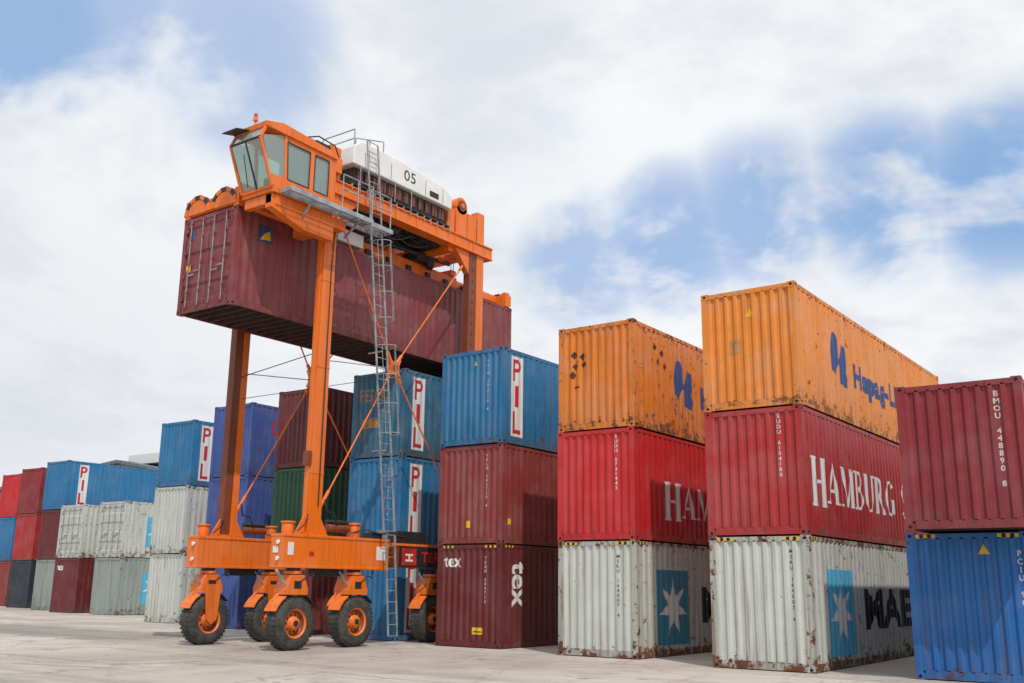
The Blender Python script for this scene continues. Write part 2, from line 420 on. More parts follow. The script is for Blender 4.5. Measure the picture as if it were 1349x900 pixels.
container(greyd,-43.6,10.2,0,LS);container(maroon,-43.6,10.2,H,LS);container(blueT,-43.6,10.2,2*H,LS,side=pil(.3))
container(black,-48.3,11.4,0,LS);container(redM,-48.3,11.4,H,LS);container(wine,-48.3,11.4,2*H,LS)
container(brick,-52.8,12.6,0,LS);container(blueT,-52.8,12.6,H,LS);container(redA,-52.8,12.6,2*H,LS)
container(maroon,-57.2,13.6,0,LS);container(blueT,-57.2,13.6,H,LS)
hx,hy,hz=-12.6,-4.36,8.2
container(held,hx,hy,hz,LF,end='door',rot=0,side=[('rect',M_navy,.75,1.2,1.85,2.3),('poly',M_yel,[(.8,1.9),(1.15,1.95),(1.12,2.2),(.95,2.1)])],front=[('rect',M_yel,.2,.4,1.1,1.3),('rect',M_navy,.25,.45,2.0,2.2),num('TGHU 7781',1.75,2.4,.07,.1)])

# ---------------------------------------------------------------- straddle carrier
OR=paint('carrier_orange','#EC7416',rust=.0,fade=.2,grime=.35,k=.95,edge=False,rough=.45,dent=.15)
BR=paint('carrier_brown_and_leg_shade','#843F20',rust=.3,fade=.2,grime=.55,edge=False,dent=.15)  # brown for small parts; on the legs it paints shade onto orange faces
GR=plain('galvanised_grey',(.34,.36,.38),.5,.3)
DK=plain('machinery_dark',(.022,.022,.025),.55)
WH=plain('housing_white',(.76,.76,.74),.45,0,.06,2)
RB=plain('tyre_rubber',(.055,.052,.047),.85,0,.4,6)
RD=plain('sign_red',(.5,.03,.03),.5)
gm,N,b,out=newmat('cab_glass')
b.inputs['Base Color'].default_value=(.42,.55,.51,1);b.inputs['Roughness'].default_value=.04;b.inputs['IOR'].default_value=1.8
tr=N.n('ShaderNodeBsdfTransparent');tr.inputs[0].default_value=(.75,.9,.85,1);mx=N.n('ShaderNodeMixShader');mx.inputs[0].default_value=.45
N.t.links.new(b.outputs[0],mx.inputs[1]);N.t.links.new(tr.outputs[0],mx.inputs[2]);N.t.links.new(mx.outputs[0],out.inputs[0]);GL=gm
car=empty('straddle_carrier')
xn,xf=-11.8,-14.98
def wheel(x,y,sgn,name):
    mb=MB();c=(x,y,.62);R=.62;w=.2
    prof=[(-w,.34),(-w-.012,.42),(-w,.53),(-w+.04,.6),(-w+.1,R),(w-.1,R),(w-.04,.6),(w,.53),(w+.012,.42),(w,.34)]
    mb.lathe(c,prof,RB,48)
    for i in range(36):
        t=2*math.pi*i/36
        for sx in(-1,1):
            a=Vector((0,math.cos(t),math.sin(t)));tt=Vector((0,-math.sin(t),math.cos(t)))
            p=Vector(c)+a*(R+.002)+Vector((sx*.1,0,0));
            A=tt*.03;B=Vector((.075,0,0));C=a*.012
            mb.hexa([p-A-B-C,p+A-B-C,p+A+B-C,p-A+B-C,p-A-B+C*.6,p+A-B+C*.6,p+A+B+C*.6,p-A+B+C*.6],RB)
    for s in(-1,1):
        mb.lathe(c,[(s*(w-.0),.345),(s*(w-.03),.33),(s*(w-.04),.30)],OR,32)
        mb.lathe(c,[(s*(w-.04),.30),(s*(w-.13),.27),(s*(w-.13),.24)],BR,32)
        mb.lathe(c,[(s*(w-.13),.24),(s*(w-.12),.17),(s*(w-.03),.15),(s*(w-.0),.12),(s*(w-.0),.0001)],OR,32)
        mb.cyl((c[0]+s*(w-.02),y,c[2]),(c[0]+s*(w+.02),y,c[2]),.07,DK,14)
        for i in range(10):
            t=2*math.pi*i/10;q=(c[0]+s*(w-.14),c[1]+.205*math.cos(t),c[2]+.205*math.sin(t))
            mb.cyl(q,(c[0]+s*(w-.095),q[1],q[2]),.02,DK,6)
    mb.obj(name,car,0)
    b2=MB()
    b2.prism([(y-.34,1.28),(y+.34,1.28),(y+.34,1.40),(y+.2,1.74),(y-.2,1.74),(y-.34,1.40)],'x',x-.24,x+.2,OR)
    b2.cyl((x,y,1.7),(x,y,1.95),.17,DK,16);b2.cyl((x,y,1.76),(x,y,1.83),.21,OR,16)
    b2.box(x+.2,x+.204,y-.12,y+.12,1.42,1.6,DK)
    xi=x-sgn*.255
    b2.prism([(y-.24,1.5),(y+.24,1.5),(y+.15,.62),(y,.5),(y-.15,.62)],'x',xi-.03,xi+.03,OR)
    for sy in(-1,1):
        am=[math.radians(a) for a in ((62,48,34,24) if sy<0 else (62,50,40))];rr=.70
        pr=[(y+sy*rr*math.cos(a),.62+rr*math.sin(a)) for a in am]
        for q0,q1 in zip(pr[:-1],pr[1:]):
            b2.beam((x,q0[0],q0[1]),(x,q1[0],q1[1]),.40,.03,OR if sy<0 else DK)
        b2.beam((x-.1,y+sy*.3,1.34),(x-.1,pr[1][0],pr[1][1]),.08,.05,OR)
    b2.cyl((x+.1,y-.3,1.5),(x+.1,y-.62,1.85),.035,GR,8)
    b2.path([(x+.2,y+.1,1.6),(x+.24,y+.3,1.75),(x+.18,y+.5,1.7),(x+.1,y+.6,1.9)],.016,DK)
    b2.obj(name+'_yoke',car,.01)
k=0
for x,sg in((xn,1),(xf,-1)):
    for y in(-2.5,-.45,2.6,4.6):
        k+=1;wheel(x,y,sg,'wheel_%d'%k)
for nm,x in(('near',xn),('far',xf)):
    mb=MB()
    mb.box(x-.21,x+.21,-3.05,.62,1.93,2.66,OR)
    mb.box(x-.23,x+.23,-3.06,.63,2.63,2.70,OR); mb.box(x-.23,x+.23,-3.06,.63,1.90,1.96,OR)
    for yy in(-2.3,-1.3,-.3): mb.box(x-.222,x+.222,yy,yy+.02,1.97,2.62,OR)
    mb.box(x-.12,x+.12,-1.9,-.95,1.72,1.9,DK)
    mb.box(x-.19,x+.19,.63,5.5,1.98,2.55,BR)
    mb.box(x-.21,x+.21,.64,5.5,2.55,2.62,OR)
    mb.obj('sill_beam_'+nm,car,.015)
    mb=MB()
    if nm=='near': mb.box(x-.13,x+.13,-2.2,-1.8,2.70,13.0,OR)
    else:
        mb.box(x-.12,x+.12,-2.0,-1.8,2.70,12.1,OR);mb.box(x-.14,x+.1,-2.25,-2.001,2.70,12.0,BR)  # brown box: shaded front face of the orange leg, put into the colour
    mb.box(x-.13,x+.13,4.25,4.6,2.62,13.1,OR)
    mb.box(x-.11,x+.11,3.9,4.249,2.62,12.6,BR)  # rear leg's less lit front face, painted as a brown box
    for zz in range(28): mb.box(x+.111,x+.115,4.05,4.1,2.9+zz*.34,3.0+zz*.34,DK)
    for yy,s in((-2.2,-1),(-1.78,1)):
        mb.prism([(yy,2.7),(yy+s*.35,2.7),(yy,3.25)],'x',x-.02,x+.02,OR)
    mb.box(x-.2,x+.2,-2.34,-1.66,2.70,2.76,OR)
    if nm=='near':
        for zz in(4.2,6.9,9.2): mb.box(x-.14,x+.14,-2.21,-1.79,zz,zz+.04,OR)
        mb.box(x-.05,x+.05,-2.24,-2.2,2.9,10.8,OR)
        mb.box(x-.1,x+.1,-2.32,-2.2,4.4,4.75,BR)
    mb.obj('legs_'+nm,car,.012)
    mb=MB();bxx=x+.02;c=(bxx,.72,7.4)
    for e in((-1.75,3.4),(-1.75,11.3),(3.85,11.4),(3.85,3.4)):
        mb.cyl(c,(bxx,e[0],e[1]),.022,OR,8)
        d=(Vector((bxx,e[0],e[1]))-Vector(c)).normalized()
        mb.cyl(Vector(c)+d*.2,Vector(c)+d*.5,.05,OR,8);mb.cyl(Vector((bxx,e[0],e[1]))-d*.5,(bxx,e[0],e[1]),.045,OR,8)
    pts=[]
    for i in range(16):
        a=2*math.pi*i/16;r=(.36 if i%4==2 else .18);pts.append((c[1]+r*math.cos(a),c[2]+r*math.sin(a)))
    mb.prism(pts,'x',bxx-.05,bxx+.07,OR)
    mb.cyl((bxx-.07,c[1],c[2]),(bxx+.1,c[1],c[2]),.09,BR,14)
    mb.cyl((bxx,-1.8,7.15),(bxx,.6,7.38),.014,GR,6)
    mb.obj('cross_bracing_'+nm,car,0)
    mb=MB()
    mb.cyl((x+.02,-1.5,2.9),(x+.02,-.75,2.9),.10,BR,14);mb.cyl((x-.1,-1.4,3.06),(x-.1,-.6,3.06),.06,DK,12)
    mb.cyl((x,-.5,2.68),(x,-.5,3.02),.15,OR,16);mb.cyl((x,-.5,3.02),(x,-.5,3.07),.18,OR,16)
    mb.cyl((x,-2.75,2.68),(x,-2.75,2.96),.15,OR,16);mb.cyl((x,-2.75,2.96),(x,-2.75,3.0),.18,OR,16)
    mb.box(x-.17,x+.17,.0,.4,2.7,2.86,DK);mb.box(x-.17,x+.17,1.0,2.2,2.62,2.95,DK);mb.box(x-.1,x+.12,.45,.6,2.7,2.95,GR)
    mb.path([(x+.1,-1.2,2.98),(x+.16,-1.4,3.25),(x+.15,-1.65,3.3),(x+.12,-1.7,3.6)],.022,DK)
    mb.path([(x+.12,-.75,2.8),(x+.2,-.3,2.92),(x+.2,.2,2.84),(x+.18,1.2,2.8)],.018,DK)
    mb.path([(x+.18,-2.6,2.78),(x+.16,-2.35,2.95),(x+.15,-2.25,3.2)],.018,DK)
    mb.obj('sill_equipment_'+nm,car,.006)
    mb=MB()
    for yy,zz in((-3.075,2.12),(-3.075,2.5)): mb.cyl((x+.08,yy,zz),(x+.08,yy-.04,zz),.05,WH,12)
    mb.obj('sill_lamps_'+nm,car,0)
mb=MB();xp=xn+.214
mb.box(xp,xp+.006,-2.9,-2.72,2.2,2.5,WH);mb.box(xp,xp+.006,.15,.48,2.15,2.5,WH);mb.box(xp,xp+.006,-2.2,-2.05,2.2,2.3,RD)
mb.box(xn-.12,xn+.06,-3.068,-3.062,2.25,2.4,WH)
xq=xn+.195
mb.box(xq,xq+.008,1.05,3.4,2.02,2.53,DK);mb.box(xq+.008,xq+.014,1.15,1.75,2.05,2.5,RD);mb.box(xq+.014,xq+.018,1.3,1.6,2.15,2.2,WH);mb.box(xq+.014,xq+.018,1.3,1.6,2.3,2.35,WH);mb.box(xq+.014,xq+.018,1.42,1.48,2.201,2.299,WH)
vs,fs=text_tris('TEREX',.03);vs=fit(vs,1.95,3.3,2.14,2.42)
mb.idx([(xq+.014,a,c) for a,c in vs],fs,RD)
mb.obj('sill_plates',car,0)
mb=MB()
for x in(xn,xf):
    mb.box(x-.16,x+.16,-2.6,5.0,11.70,12.02,OR)
    mb.box(x-.2,x+.2,-2.6,5.0,12.02,12.07,OR);mb.box(x-.2,x+.2,-2.6,5.0,11.66,11.70,OR)
    for i in range(7): mb.box(x-.19,x+.19,-1.4+i*.9,-1.37+i*.9,11.701,12.019,OR)
mb.box(xf,xn,-2.25,-1.79,11.6,11.98,OR);mb.box(xf,xn,4.2,4.62,11.7,12.1,OR)
mb.box(xf,xn,3.0,3.25,11.5,11.8,OR);mb.box(xf,xn,.6,.8,11.7,11.95,BR)
mb.beam((xf,3.1,11.4),(xn,3.9,11.62),.16,.16,OR)
for x in(xn,xf):
    mb.prism([(-2.9,11.66),(-2.2,10.9),(-2.2,11.66)],'x',x-.12,x+.12,OR)
    mb.prism([(-1.78,10.95),(-1.0,11.66),(-1.78,11.66)],'x',x-.12,x+.12,OR)
    mb.prism([(3.9,10.95),(3.2,11.66),(3.9,11.66)],'x',x-.1,x+.1,OR)
mb.obj('upper_frame',car,.012)
mb=MB()
mb.box(-15.0,-11.62,-1.45,2.8,12.15,12.19,DK)
for i in range(15): mb.box(-15.0,-11.6,-1.4+i*.3,-1.37+i*.3,11.97,12.14,GR)
for i in range(9): mb.box(-15.0+i*.4,-14.97+i*.4,-1.4,2.8,11.99,12.13,GR)
mb.box(-12.9,-11.66,-1.3,2.6,12.19,12.66,DK)
for i in range(12): mb.box(-11.66,-11.63,-1.2+i*.32,-1.0+i*.32,12.28,12.6,BR)
for i in range(26): mb.box(-11.629,-11.62,-1.2+i*.15,-1.17+i*.15,12.22,12.64,DK)
for i in range(6): mb.box(-14.8,-13.2,-1.2+i*.7,-.75+i*.7,12.2,12.7,DK)
mb.cyl((-12.2,-1.0,11.85),(-12.2,1.8,11.85),.12,DK,12);mb.cyl((-13,1.2,11.6),(-13,3.6,11.7),.14,DK,12)
for i,(a,bb,dd) in enumerate([(-1,1.5,.55),(-.8,2.0,.7),(-.2,2.4,.45),(.4,3.0,.6),(1.2,3.3,.4)]):
    mb.sag((-12.0-.07*i,a,11.98),(-12.05-.06*i,bb,11.95),dd,.025,DK)
for i in range(5): mb.box(-12.6+.1*i,-12.3+.1*i,-.6+i*.65,-.3+i*.65,11.7,11.96,DK)
mb.box(-12.9,-12.1,2.0,2.9,11.6,11.95,DK)
mb.obj('machinery_deck',car,.006)
mb=MB()
mb.prism([(-1.5,12.68),(2.75,12.68),(2.75,13.05),(2.35,13.28),(.2,13.42),(-1.2,13.42),(-1.5,13.2)],'x',-12.95,-11.5,WH)
mb.obj('engine_housing',car,.03)
mb=MB();vs,fs=text_tris('05',.0);vs=fit(vs,.55,1.05,12.9,13.22);mb.idx([(-11.494,a,c) for a,c in vs],fs,DK)
for yy in(-.9,0,1.5,2.3): mb.box(-11.499,-11.494,yy,yy+.012,12.72,13.2,DK)
mb.box(-11.499,-11.49,1.7,2.1,12.78,12.95,DK);mb.cyl((-12.3,1.2,13.38),(-12.3,1.2,13.7),.07,DK,12)
mb.obj('housing_details',car,0)
mb=MB()
for x in(xn,xf):
    for yy in(3.45,):
        mb.cyl((x-.12,yy,13.05),(x+.12,yy,13.05),.28,OR,24);mb.cyl((x+.12,yy,13.05),(x+.15,yy,13.05),.18,BR,20);mb.cyl((x+.15,yy,13.05),(x+.18,yy,13.05),.08,OR,14);mb.box(x-.12,x+.12,yy-.25,yy+.28,12.08,13.0,OR)
mb.box(xn-.2,xn+.12,2.78,3.1,12.1,12.8,OR);mb.box(xn-.1,xn+.13,3.75,4.2,12.1,12.9,OR)
mb.obj('rear_sheave_housing',car,.01)
mb=MB();cx0,cx1=-12.45,-11.3
mb.box(cx0,cx1,-4.35,-2.3,10.86,10.98,OR)
mb.prism([(-4.72,12.44),(-2.3,12.40),(-2.3,12.50),(-2.6,12.58),(-4.2,12.70),(-4.75,12.56)],'x',cx0-.05,cx1+.05,OR)
mb.box(cx0,cx1,-2.38,-2.3,10.98,12.42,OR)
for x in(cx0,cx1-.05):
    mb.prism([(-4.36,10.98),(-2.38,10.98),(-2.38,11.30),(-4.48,11.30)],'x',x,x+.05,OR)
    mb.prism([(-3.22,11.3),(-3.05,11.3),(-3.05,12.42),(-3.22,12.42)],'x',x,x+.05,OR)
    mb.prism([(-2.56,11.3),(-2.38,11.3),(-2.38,12.42),(-2.56,12.42)],'x',x,x+.05,OR)
    mb.prism([(-4.02,11.3),(-3.92,11.3),(-4.0,12.44),(-4.1,12.44)],'x',x,x+.05,OR)
    mb.prism([(-3.9,12.3),(-2.56,12.26),(-2.56,12.42),(-3.98,12.44)],'x',x+.004,x+.046,OR)
    mb.beam((x+.025,-4.38,10.98),(x+.025,-4.84,12.12),.06,.07,OR);mb.beam((x+.025,-4.84,12.12),(x+.025,-4.68,12.46),.06,.07,OR)
    for (a,b2,a2,b3) in((-4.47,-4.02,-4.78,-4.1),(-3.92,-3.22,-4.0,-3.22),(-3.05,-2.56,-3.05,-2.56)):
        mb.face([(x+.025,a,11.3),(x+.025,b2,11.3),(x+.025,b3,12.42),(x+.025,a2,12.42 if a>-4.4 else 12.2)],GL)
    for (a,b2,a2,b3) in((-3.92,-3.22,-3.99,-3.22),(-3.05,-2.56,-3.05,-2.56)):
        xs=x+.052 if x>-12 else x-.002
        for p,q in(((a,11.3),(b2,11.3)),((b2,11.3),(b3,12.28)),((b3,12.28),(a2,12.28)),((a2,12.28),(a,11.3))): mb.beam((xs,p[0],p[1]),(xs,q[0],q[1]),.012,.035,DK)
mb.beam((cx0,-4.36,11.0),(cx1,-4.36,11.0),.06,.08,OR);mb.beam((cx0,-4.84,12.12),(cx1,-4.84,12.12),.05,.05,DK)
mb.beam(((cx0+cx1)/2,-4.37,11.0),((cx0+cx1)/2,-4.84,12.12),.035,.04,DK);mb.beam((cx0+.3,-4.44,11.1),(cx0+.5,-4.80,11.8),.02,.02,DK)
mb.face([(cx0+.03,-4.37,11.02),(cx1-.03,-4.37,11.02),(cx1-.03,-4.84,12.1),(cx0+.03,-4.84,12.1)],GL)
mb.face([(cx0+.03,-4.84,12.14),(cx1-.03,-4.84,12.14),(cx1-.03,-4.69,12.44),(cx0+.03,-4.69,12.44)],GL)
mb.box(-12.1,-11.6,-3.4,-2.9,11.25,11.4,DK);mb.box(-12.1,-11.6,-2.95,-2.82,11.4,12.05,DK);mb.box(-12.0,-11.7,-3.3,-3.0,10.98,11.25,DK);mb.box(-12.35,-12.15,-3.8,-3.0,11,11.6,DK)
mb.box(cx0+.06,cx1-.06,-3.0,-2.4,10.99,12.2,DK)
mb.obj('operator_cab',car,.008)
mb=MB()
mb.box(-12.3,-11.5,-3.4,-2.5,12.64,12.74,OR);mb.box(-12.2,-11.6,-3.1,-2.6,12.74,12.86,GR);mb.box(-11.7,-11.45,-2.9,-2.4,12.6,12.8,DK)
mb.box(-11.9,-11.5,-2.3,-1.9,12.2,12.62,OR);mb.path([(-11.6,-3.4,12.7),(-11.5,-2.8,12.95),(-11.5,-2.2,12.9),(-11.6,-1.9,12.6)],.02,DK)
mb.cyl((-12.1,-4.4,12.6),(-12.1,-4.4,12.9),.025,OR,8);mb.cyl((-12.1,-4.4,12.9),(-12.1,-4.4,13.0),.06,OR,12);mb.cyl((-12.1,-4.4,13.0),(-12.1,-4.4,13.1),.045,RD,12);mb.cyl((-12.0,-4.3,12.66),(-12.0,-4.3,12.78),.09,DK,12);mb.cyl((-11.8,-4.2,12.66),(-11.8,-4.2,12.8),.07,OR,12)
mb.prism([(-5.12,12.36),(-4.7,12.46),(-4.7,12.49),(-5.12,12.39)],'x',-12.45,-11.9,DK)
mb.obj('cab_roof_equipment',car,.005)
mb=MB()
mb.box(-12.4,-12.2,-4.2,-1.8,10.98-.32,10.85,OR);mb.box(-11.65,-11.35,-4.2,-1.8,10.98-.4,10.85,OR)
mb.prism([(-4.3,10.5),(-3.2,10.2),(-2.2,10.2),(-2.2,10.6),(-4.3,10.85)],'x',-11.62,-11.38,OR)
mb.box(-12.4,-11.4,-4.3,-4.12,10.6,10.85,OR);mb.box(-12.5,-11.4,-2.6,-2.25,10.4,10.85,OR)
mb.box(-12.3,-11.7,-3.7,-2.9,10.70,10.84,DK)
mb.obj('cab_support',car,.012)
mb=MB()
def rail(pts,h=1.0,r=.018,step=.9,mid=True):
    for p,q in zip(pts[:-1],pts[1:]):
        p=Vector(p);q=Vector(q)
        for hh in([h,h*.55] if mid else[h]): mb.cyl(p+Vector((0,0,hh)),q+Vector((0,0,hh)),r,GR,6)
        n=max(1,round((q-p).length/step))
        for i in range(n+1):
            a=p+(q-p)*i/n; mb.cyl(a,a+Vector((0,0,h)),r,GR,6)
def grate(x0,x1,y0,y1,z):
    mb.box(x0,x0+.04,y0,y1,z-.12,z,GR);mb.box(x1-.04,x1,y0,y1,z-.12,z,GR);mb.box(x0+.04,x1-.04,y0,y0+.04,z-.12,z,GR);mb.box(x0+.04,x1-.04,y1-.04,y1,z-.12,z,GR)
    n=int((y1-y0)/.09)
    for i in range(1,n): yy=y0+i*(y1-y0)/n; mb.box(x0+.04,x1-.04,yy-.008,yy+.008,z-.05,z-.01,GR)
    for i in range(1,4): xx=x0+i*(x1-x0)/4; mb.box(xx-.006,xx+.006,y0+.04,y1-.04,z-.06,z-.012,GR)
grate(-11.28,-10.88,-4.15,-1.25,10.98)
rail([(-10.9,-2.4,10.98),(-10.9,-1.3,10.98)],.9,step=.55)
grate(-11.6,-11.05,-1.7,-.3,11.0)
rail([(-11.07,-1.2,11.0),(-11.07,-.4,11.0)],.9,step=.8)
rail([(-11.55,-1.4,12.7),(-11.55,-.3,13.0)],.75,step=.5);rail([(-12.8,-1.45,13.1),(-11.55,-1.45,13.1)],.6)
for y0 in(-1.2,-.5,.2,.9): mb.cyl((-11.5,y0,12.1),(-11.5,y0,12.7),.014,GR,6)
mb.beam((-11.0,-3.3,10.9),(-11.5,-3.3,10.4),.05,.05,GR);mb.beam((-11.0,-1.6,10.9),(-11.6,-1.6,10.5),.05,.05,GR)
mb.obj('walkway',car,0)
mb=MB()
A=Vector((-11.32,-.98,13.4));B=Vector((-11.32,.32,2.9));Cc=Vector((-11.32,.60,.25))
def ladder(p,q,w):
    ax=Vector((0,w/2,0));n=int((q-p).length/.28)
    mb.beam(p-ax,q-ax,.03,.045,GR);mb.beam(p+ax,q+ax,.03,.045,GR)
    for i in range(n+1):
        c=p+(q-p)*i/n;mb.cyl(c-ax,c+ax,.012,GR,6)
ladder(A,B,.42);ladder(B+Vector((0,0.05,-.1)),Cc,.34)
def cage(p,q,w):
    m=max(2,int((q-p).length/.7));Hh=[]
    for i in range(m+1):
        c=p+(q-p)*i/m;ring=[c+Vector((.5*math.sin(t),-w/2*1.2*math.cos(t),0)) for t in [math.pi*j/6 for j in range(7)]]
        mb.path(ring,.012,GR,5);Hh.append(ring)
    for j in(1,3,5): mb.path([r[j] for r in Hh],.01,GR,5)
D=(B-A)
cage(A+D*.27,A+D*.47,.46);cage(A+D*.54,A+D*.76,.46)
for zt in(.3,.55,.8): 
    p=A+D*zt;mb.cyl(p,(xn,p.y,p.z),.02,GR,6)
mb.obj('access_ladder',car,0)
zt=hz+H
mb=MB();xc=hx-W/2
for dx in(-.5,.5):
    mb.box(xc+dx-.16,xc+dx+.16,-1.6,4.9,zt+.16,zt+.5,OR)
    mb.box(xc+dx-.11,xc+dx+.11,hy+.2,-1.6,zt+.2,zt+.44,OR);mb.box(xc+dx-.11,xc+dx+.11,4.9,hy+LF-.2,zt+.2,zt+.44,OR)
for yy in(hy+.04,hy+LF-.34):
    mb.box(xc-W/2,xc+W/2,yy,yy+.3,zt+.06,zt+.42,OR)
    for cx in(-W/2+.08,W/2-.08):
        mb.cyl((xc+cx,yy+.12,zt-.04),(xc+cx,yy+.12,zt+.1),.05,DK,8)
        mb.box(xc+cx-.09,xc+cx+.09,yy-.03,yy+.2,zt+.0,zt+.5,OR)
for yy in(-1.4,1.5,4.5): mb.box(xc-.75,xc+.75,yy,yy+.25,zt+.5,zt+.68,OR)
for yy,s in((hy-.02,-1),(hy+LF-.1,1)):
    for cx in(-.58,.48):
        for k2 in range(7):
            a0=math.pi*k2/7;a1=math.pi*(k2+1)/7;R=.52;r=.40;z0=zt+.08
            m=OR if k2%2==0 else DK
            pts=[(xc+cx+R*math.cos(a0),z0+R*math.sin(a0)),(xc+cx+R*math.cos(a1),z0+R*math.sin(a1)),(xc+cx+r*math.cos(a1),z0+r*math.sin(a1)),(xc+cx+r*math.cos(a0),z0+r*math.sin(a0))]
            mb.prism(pts,'y',yy,yy+.12,m)
        mb.prism([(xc+cx+.40*math.cos(math.pi*i/8),zt+.08+.40*math.sin(math.pi*i/8)) for i in range(9)],'y',yy+.02,yy+.1,OR)
mb.box(xc+.35,xc+.95,2.6,3.3,zt+.5,zt+.75,DK);mb.cyl((xc+.9,1,zt+.6),(xc+.9,4.2,zt+.75),.07,DK,10)
mb.box(xc+.7,xc+1.0,-.8,.2,zt+.12,zt+.5,WH)
for i in range(9): mb.box(xc+.66,xc+.74,-1.2+i*.9,-1.0+i*.9,zt+.1,zt+.3,DK)
mb.obj('spreader',car,.01)
mb=MB()
for yy in(-1.5,4.6):
    for dx in(-.7,.7): 
        for o in(-.05,.05): mb.cyl((xc+dx+o,yy,zt+.6),(xc+dx+o,yy,11.7),.012,DK,6)
mb.beam((xc+1.0,3.2,11.3),(xc+.2,3.9,11.35),.2,.22,DK)
mb.path([(xn-.1,-1.8,11.5),(xn+.18,-1.9,11.0),(xn+.16,-1.95,9.5),(xn+.16,-1.95,3.4)],.016,DK)
mb.cyl((xf,-2.0,7.0),(-11.9,-2.0,7.35),.012,DK,6);mb.cyl((xf,-2.0,6.4),(-11.9,-.2,6.9),.009,DK,6) 
mb.obj('hoist_ropes',car,0)

# ---------------------------------------------------------------- ground
m,N,b,out=newmat('yard_concrete')
g=N.n('ShaderNodeTexCoord').outputs['Object']
n1=N.noise(g,.12,4,.6);n2=N.noise(g,.9,6,.65);n3=N.noise(g,18,4,.7)
col=N.mix(N.mr(n1,.38,.6),(.36,.315,.265,1),(.52,.47,.405,1))
col=N.mix(N.math('MULTIPLY',N.mr(n2,.48,.68),.5),col,(.24,.212,.18,1))
col=N.mix(N.math('MULTIPLY',N.mr(n3,.42,.7),.4),col,(.56,.515,.45,1))
tk=N.noise(N.scl(g,(.05,1.1,1)),1.,4,.6,.6)
col=N.mix(N.math('MULTIPLY',N.mr(tk,.52,.66),.4),col,(.19,.172,.153,1))
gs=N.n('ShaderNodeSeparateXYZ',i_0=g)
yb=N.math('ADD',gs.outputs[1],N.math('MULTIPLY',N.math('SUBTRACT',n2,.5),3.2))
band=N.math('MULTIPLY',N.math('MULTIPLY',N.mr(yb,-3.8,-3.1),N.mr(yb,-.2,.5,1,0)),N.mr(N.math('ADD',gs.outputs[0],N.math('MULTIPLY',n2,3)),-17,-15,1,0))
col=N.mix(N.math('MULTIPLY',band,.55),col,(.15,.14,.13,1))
crk=N.n('ShaderNodeTexVoronoi',feature='DISTANCE_TO_EDGE');crk.inputs['Scale'].default_value=.35
N.t.links.new(N.n('ShaderNodeVectorMath',operation='ADD',i_0=g,i_1=N.n('ShaderNodeCombineXYZ',i_0=N.math('MULTIPLY',n2,1.5),i_1=N.math('MULTIPLY',n2,1.1)).outputs[0]).outputs[0],crk.inputs['Vector'])
col=N.mix(N.math('MULTIPLY',N.mr(crk.outputs['Distance'],.0,.012,1,0),.5),col,(.10,.09,.08,1))
oil=N.noise(g,1.7,2,.5)
col=N.mix(N.math('MULTIPLY',N.mr(oil,.66,.74),.6),col,(.09,.083,.075,1))
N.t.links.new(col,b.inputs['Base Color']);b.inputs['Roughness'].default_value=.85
bp=N.n('ShaderNodeBump',i_Strength=.5,i_Distance=.02);N.t.links.new(n3,bp.inputs['Height']);N.t.links.new(bp.outputs[0],b.inputs['Normal'])
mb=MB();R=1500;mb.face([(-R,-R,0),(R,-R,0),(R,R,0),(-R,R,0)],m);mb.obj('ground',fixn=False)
ML=decal('yard_line_white','#DDD8CC',.9)
mb=MB()
for xs in(.9,-3.35,-7.6,-11.0): mb.face([(xs-2.3,-.35+.0,.004),(xs+.3,-.35,.004),(xs+.3,-.22,.004),(xs-2.3,-.22,.004)],ML)
mb.obj('painted_yard_lines',fixn=False)
wb=empty('warehouse')
WG=plain('warehouse_cladding_green',(.22,.26,.24),.6);WR=plain('warehouse_roof_grey',(.12,.15,.15),.6);WW=plain('warehouse_unit_white',(.7,.7,.68),.5,0,.05)
mb=MB();mb.prism([(-108,0),(-70,0),(-70,10.6),(-80,12.4),(-108,10.2)],'y',37,75,WG);mb.obj('walls',wb,0)
mb=MB();mb.prism([(-108.6,10.2),(-80,12.45),(-69.4,10.65),(-69.4,10.9),(-80,12.75),(-108.6,10.5)],'y',36.4,75.6,WR);mb.obj('roof',wb,0)
mb=MB();mb.box(-80.5,-75.5,38,44,12.4,13.4,WW);mb.obj('rooftop_unit',wb,.05)
mb=MB()
for i in range(8): mb.box(-105+i*4.3,-102.5+i*4.3,36.95,36.99,6,7.6,DK)
mb.box(-95,-90,36.95,36.99,0,4.5,WR);mb.obj('windows_and_door',wb,0)

# ---------------------------------------------------------------- world
w=bpy.data.worlds.new('World');S.world=w;w.use_nodes=True;nt=w.node_tree
for x in list(nt.nodes): nt.nodes.remove(x)
N=NT(nt);out=N.n('ShaderNodeOutputWorld');bg=N.n('ShaderNodeBackground');nt.links.new(bg.outputs[0],out.inputs[0])
sunv=Vector((.62,-.46,0)).normalized();el=math.radians(54)
sky=N.n('ShaderNodeTexSky');sky.sky_type='NISHITA';sky.sun_disc=False;sky.sun_elevation=el;sky.sun_rotation=math.atan2(sunv.x,sunv.y);sky.air_density=1.0;sky.dust_density=1.2
tc=N.n('ShaderNodeTexCoord').outputs['Generated']
nv=N.n('ShaderNodeVectorMath',operation='NORMALIZE',i_0=tc).outputs[0]
sp=N.n('ShaderNodeSeparateXYZ',i_0=nv)
zz=N.math('ADD',N.math('MAXIMUM',sp.outputs[2],0.0),.28)
pl=N.n('ShaderNodeCombineXYZ',i_0=N.math('DIVIDE',sp.outputs[0],zz),i_1=N.math('DIVIDE',sp.outputs[1],zz),i_2=0.0).outputs[0]
c1=N.noise(pl,3.0,5,.62,.3);c2=N.noise(nv,7,4,.6,.4);c3=N.noise(pl,1.7,2,.5)
blue=None
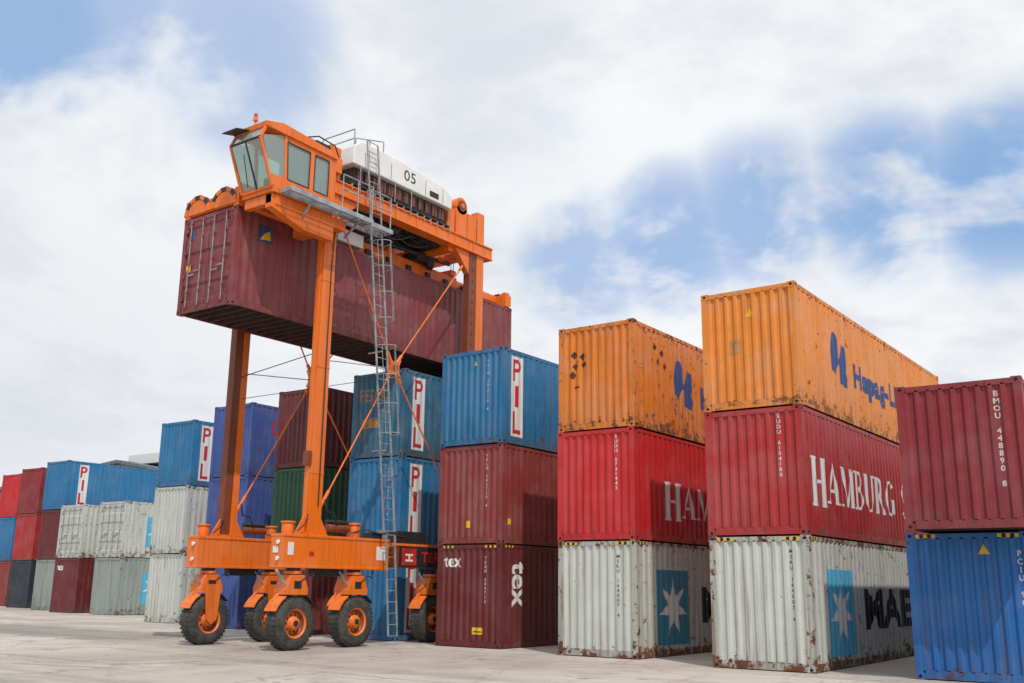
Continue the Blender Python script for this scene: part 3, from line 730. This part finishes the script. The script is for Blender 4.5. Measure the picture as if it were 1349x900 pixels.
for (v,r0,wt) in [((-.93,.44,.54),.10,.9),((-.86,.49,.545),.08,.75),((-.7587,.5679,.5128),.10,.7),((-.15,1.03,.385),.085,1.),((-.05,1.06,.40),.10,1.),((-.25,.97,.375),.08,.95),((-.3524,.9052,.36),.075,.85),((-.43,.86,.335),.075,.85),((-.50,.81,.31),.07,.75),((-.06,1.07,.33),.06,.55),((-.55,.8,.44),.05,.3),((.6,.3,.6),.5,.9),((0,-.8,.5),.5,.8),((-.9,-.5,.5),.4,.8)]:
    V=Vector(v).normalized()
    d=N.n('ShaderNodeVectorMath',operation='DOT_PRODUCT',i_0=nv);d.inputs[1].default_value=V
    k=N.mr(d.outputs['Value'],math.cos(r0*1.35),math.cos(r0*.3),0,wt)
    blue=k if blue is None else N.math('MAXIMUM',blue,k)
nz=N.math('ADD',N.math('MULTIPLY',c1,.6),N.math('MULTIPLY',c2,.4))
bm_=N.math('MULTIPLY',N.mr(N.math('ADD',nz,N.math('MULTIPLY',blue,.13)),.47,.63),N.math('ADD',N.math('MULTIPLY',blue,.95),.02))
shade=N.mr(N.math('ADD',N.math('MULTIPLY',c3,.45),N.math('MULTIPLY',c1,.55)),.38,.56)
cl=N.mix(shade,(7.3,7.7,8.3,1),(9.5,9.55,9.7,1))
low=N.mr(sp.outputs[0],-.95,-.55,.65,.0)
cl=N.mix(N.math('MULTIPLY',N.mr(sp.outputs[2],.15,.5,1,0),low),cl,(7.1,7.45,8.0,1))
skyc=N.mix(.7,sky.outputs[0],(2.9,5.1,8.9,1))
N.t.links.new(N.mix(bm_,cl,skyc),bg.inputs[0]);bg.inputs[1].default_value=.1
w.cycles.sampling_method='NONE'
ld=bpy.data.lights.new('sun','SUN');ld.energy=2.6;ld.angle=math.radians(.6);ld.color=(1,.95,.87)
lo=bpy.data.objects.new('sun',ld);S.collection.objects.link(lo)
sv=Vector((sunv.x*math.cos(el),sunv.y*math.cos(el),math.sin(el)));lo.rotation_euler=(-sv).to_track_quat('-Z','Y').to_euler()
# ---------------------------------------------------------------- camera
f,yaw,pit,roll=1326.88,.6260,.237,.012
fw=Vector((-math.sin(yaw)*math.cos(pit),math.cos(yaw)*math.cos(pit),math.sin(pit)));rt=Vector((math.cos(yaw),math.sin(yaw),0));up=rt.cross(fw)
r2=rt*math.cos(roll)+up*math.sin(roll);u2=-rt*math.sin(roll)+up*math.cos(roll)
cd=bpy.data.cameras.new('camera');cd.sensor_width=36;cd.lens=f/1349*36;cd.clip_end=4000
co=bpy.data.objects.new('camera',cd);S.collection.objects.link(co)
Mx=Matrix((r2,u2,-fw)).transposed().to_4x4();Mx.translation=Vector((6.979,-19.597,1.570));co.matrix_world=Mx
S.camera=co
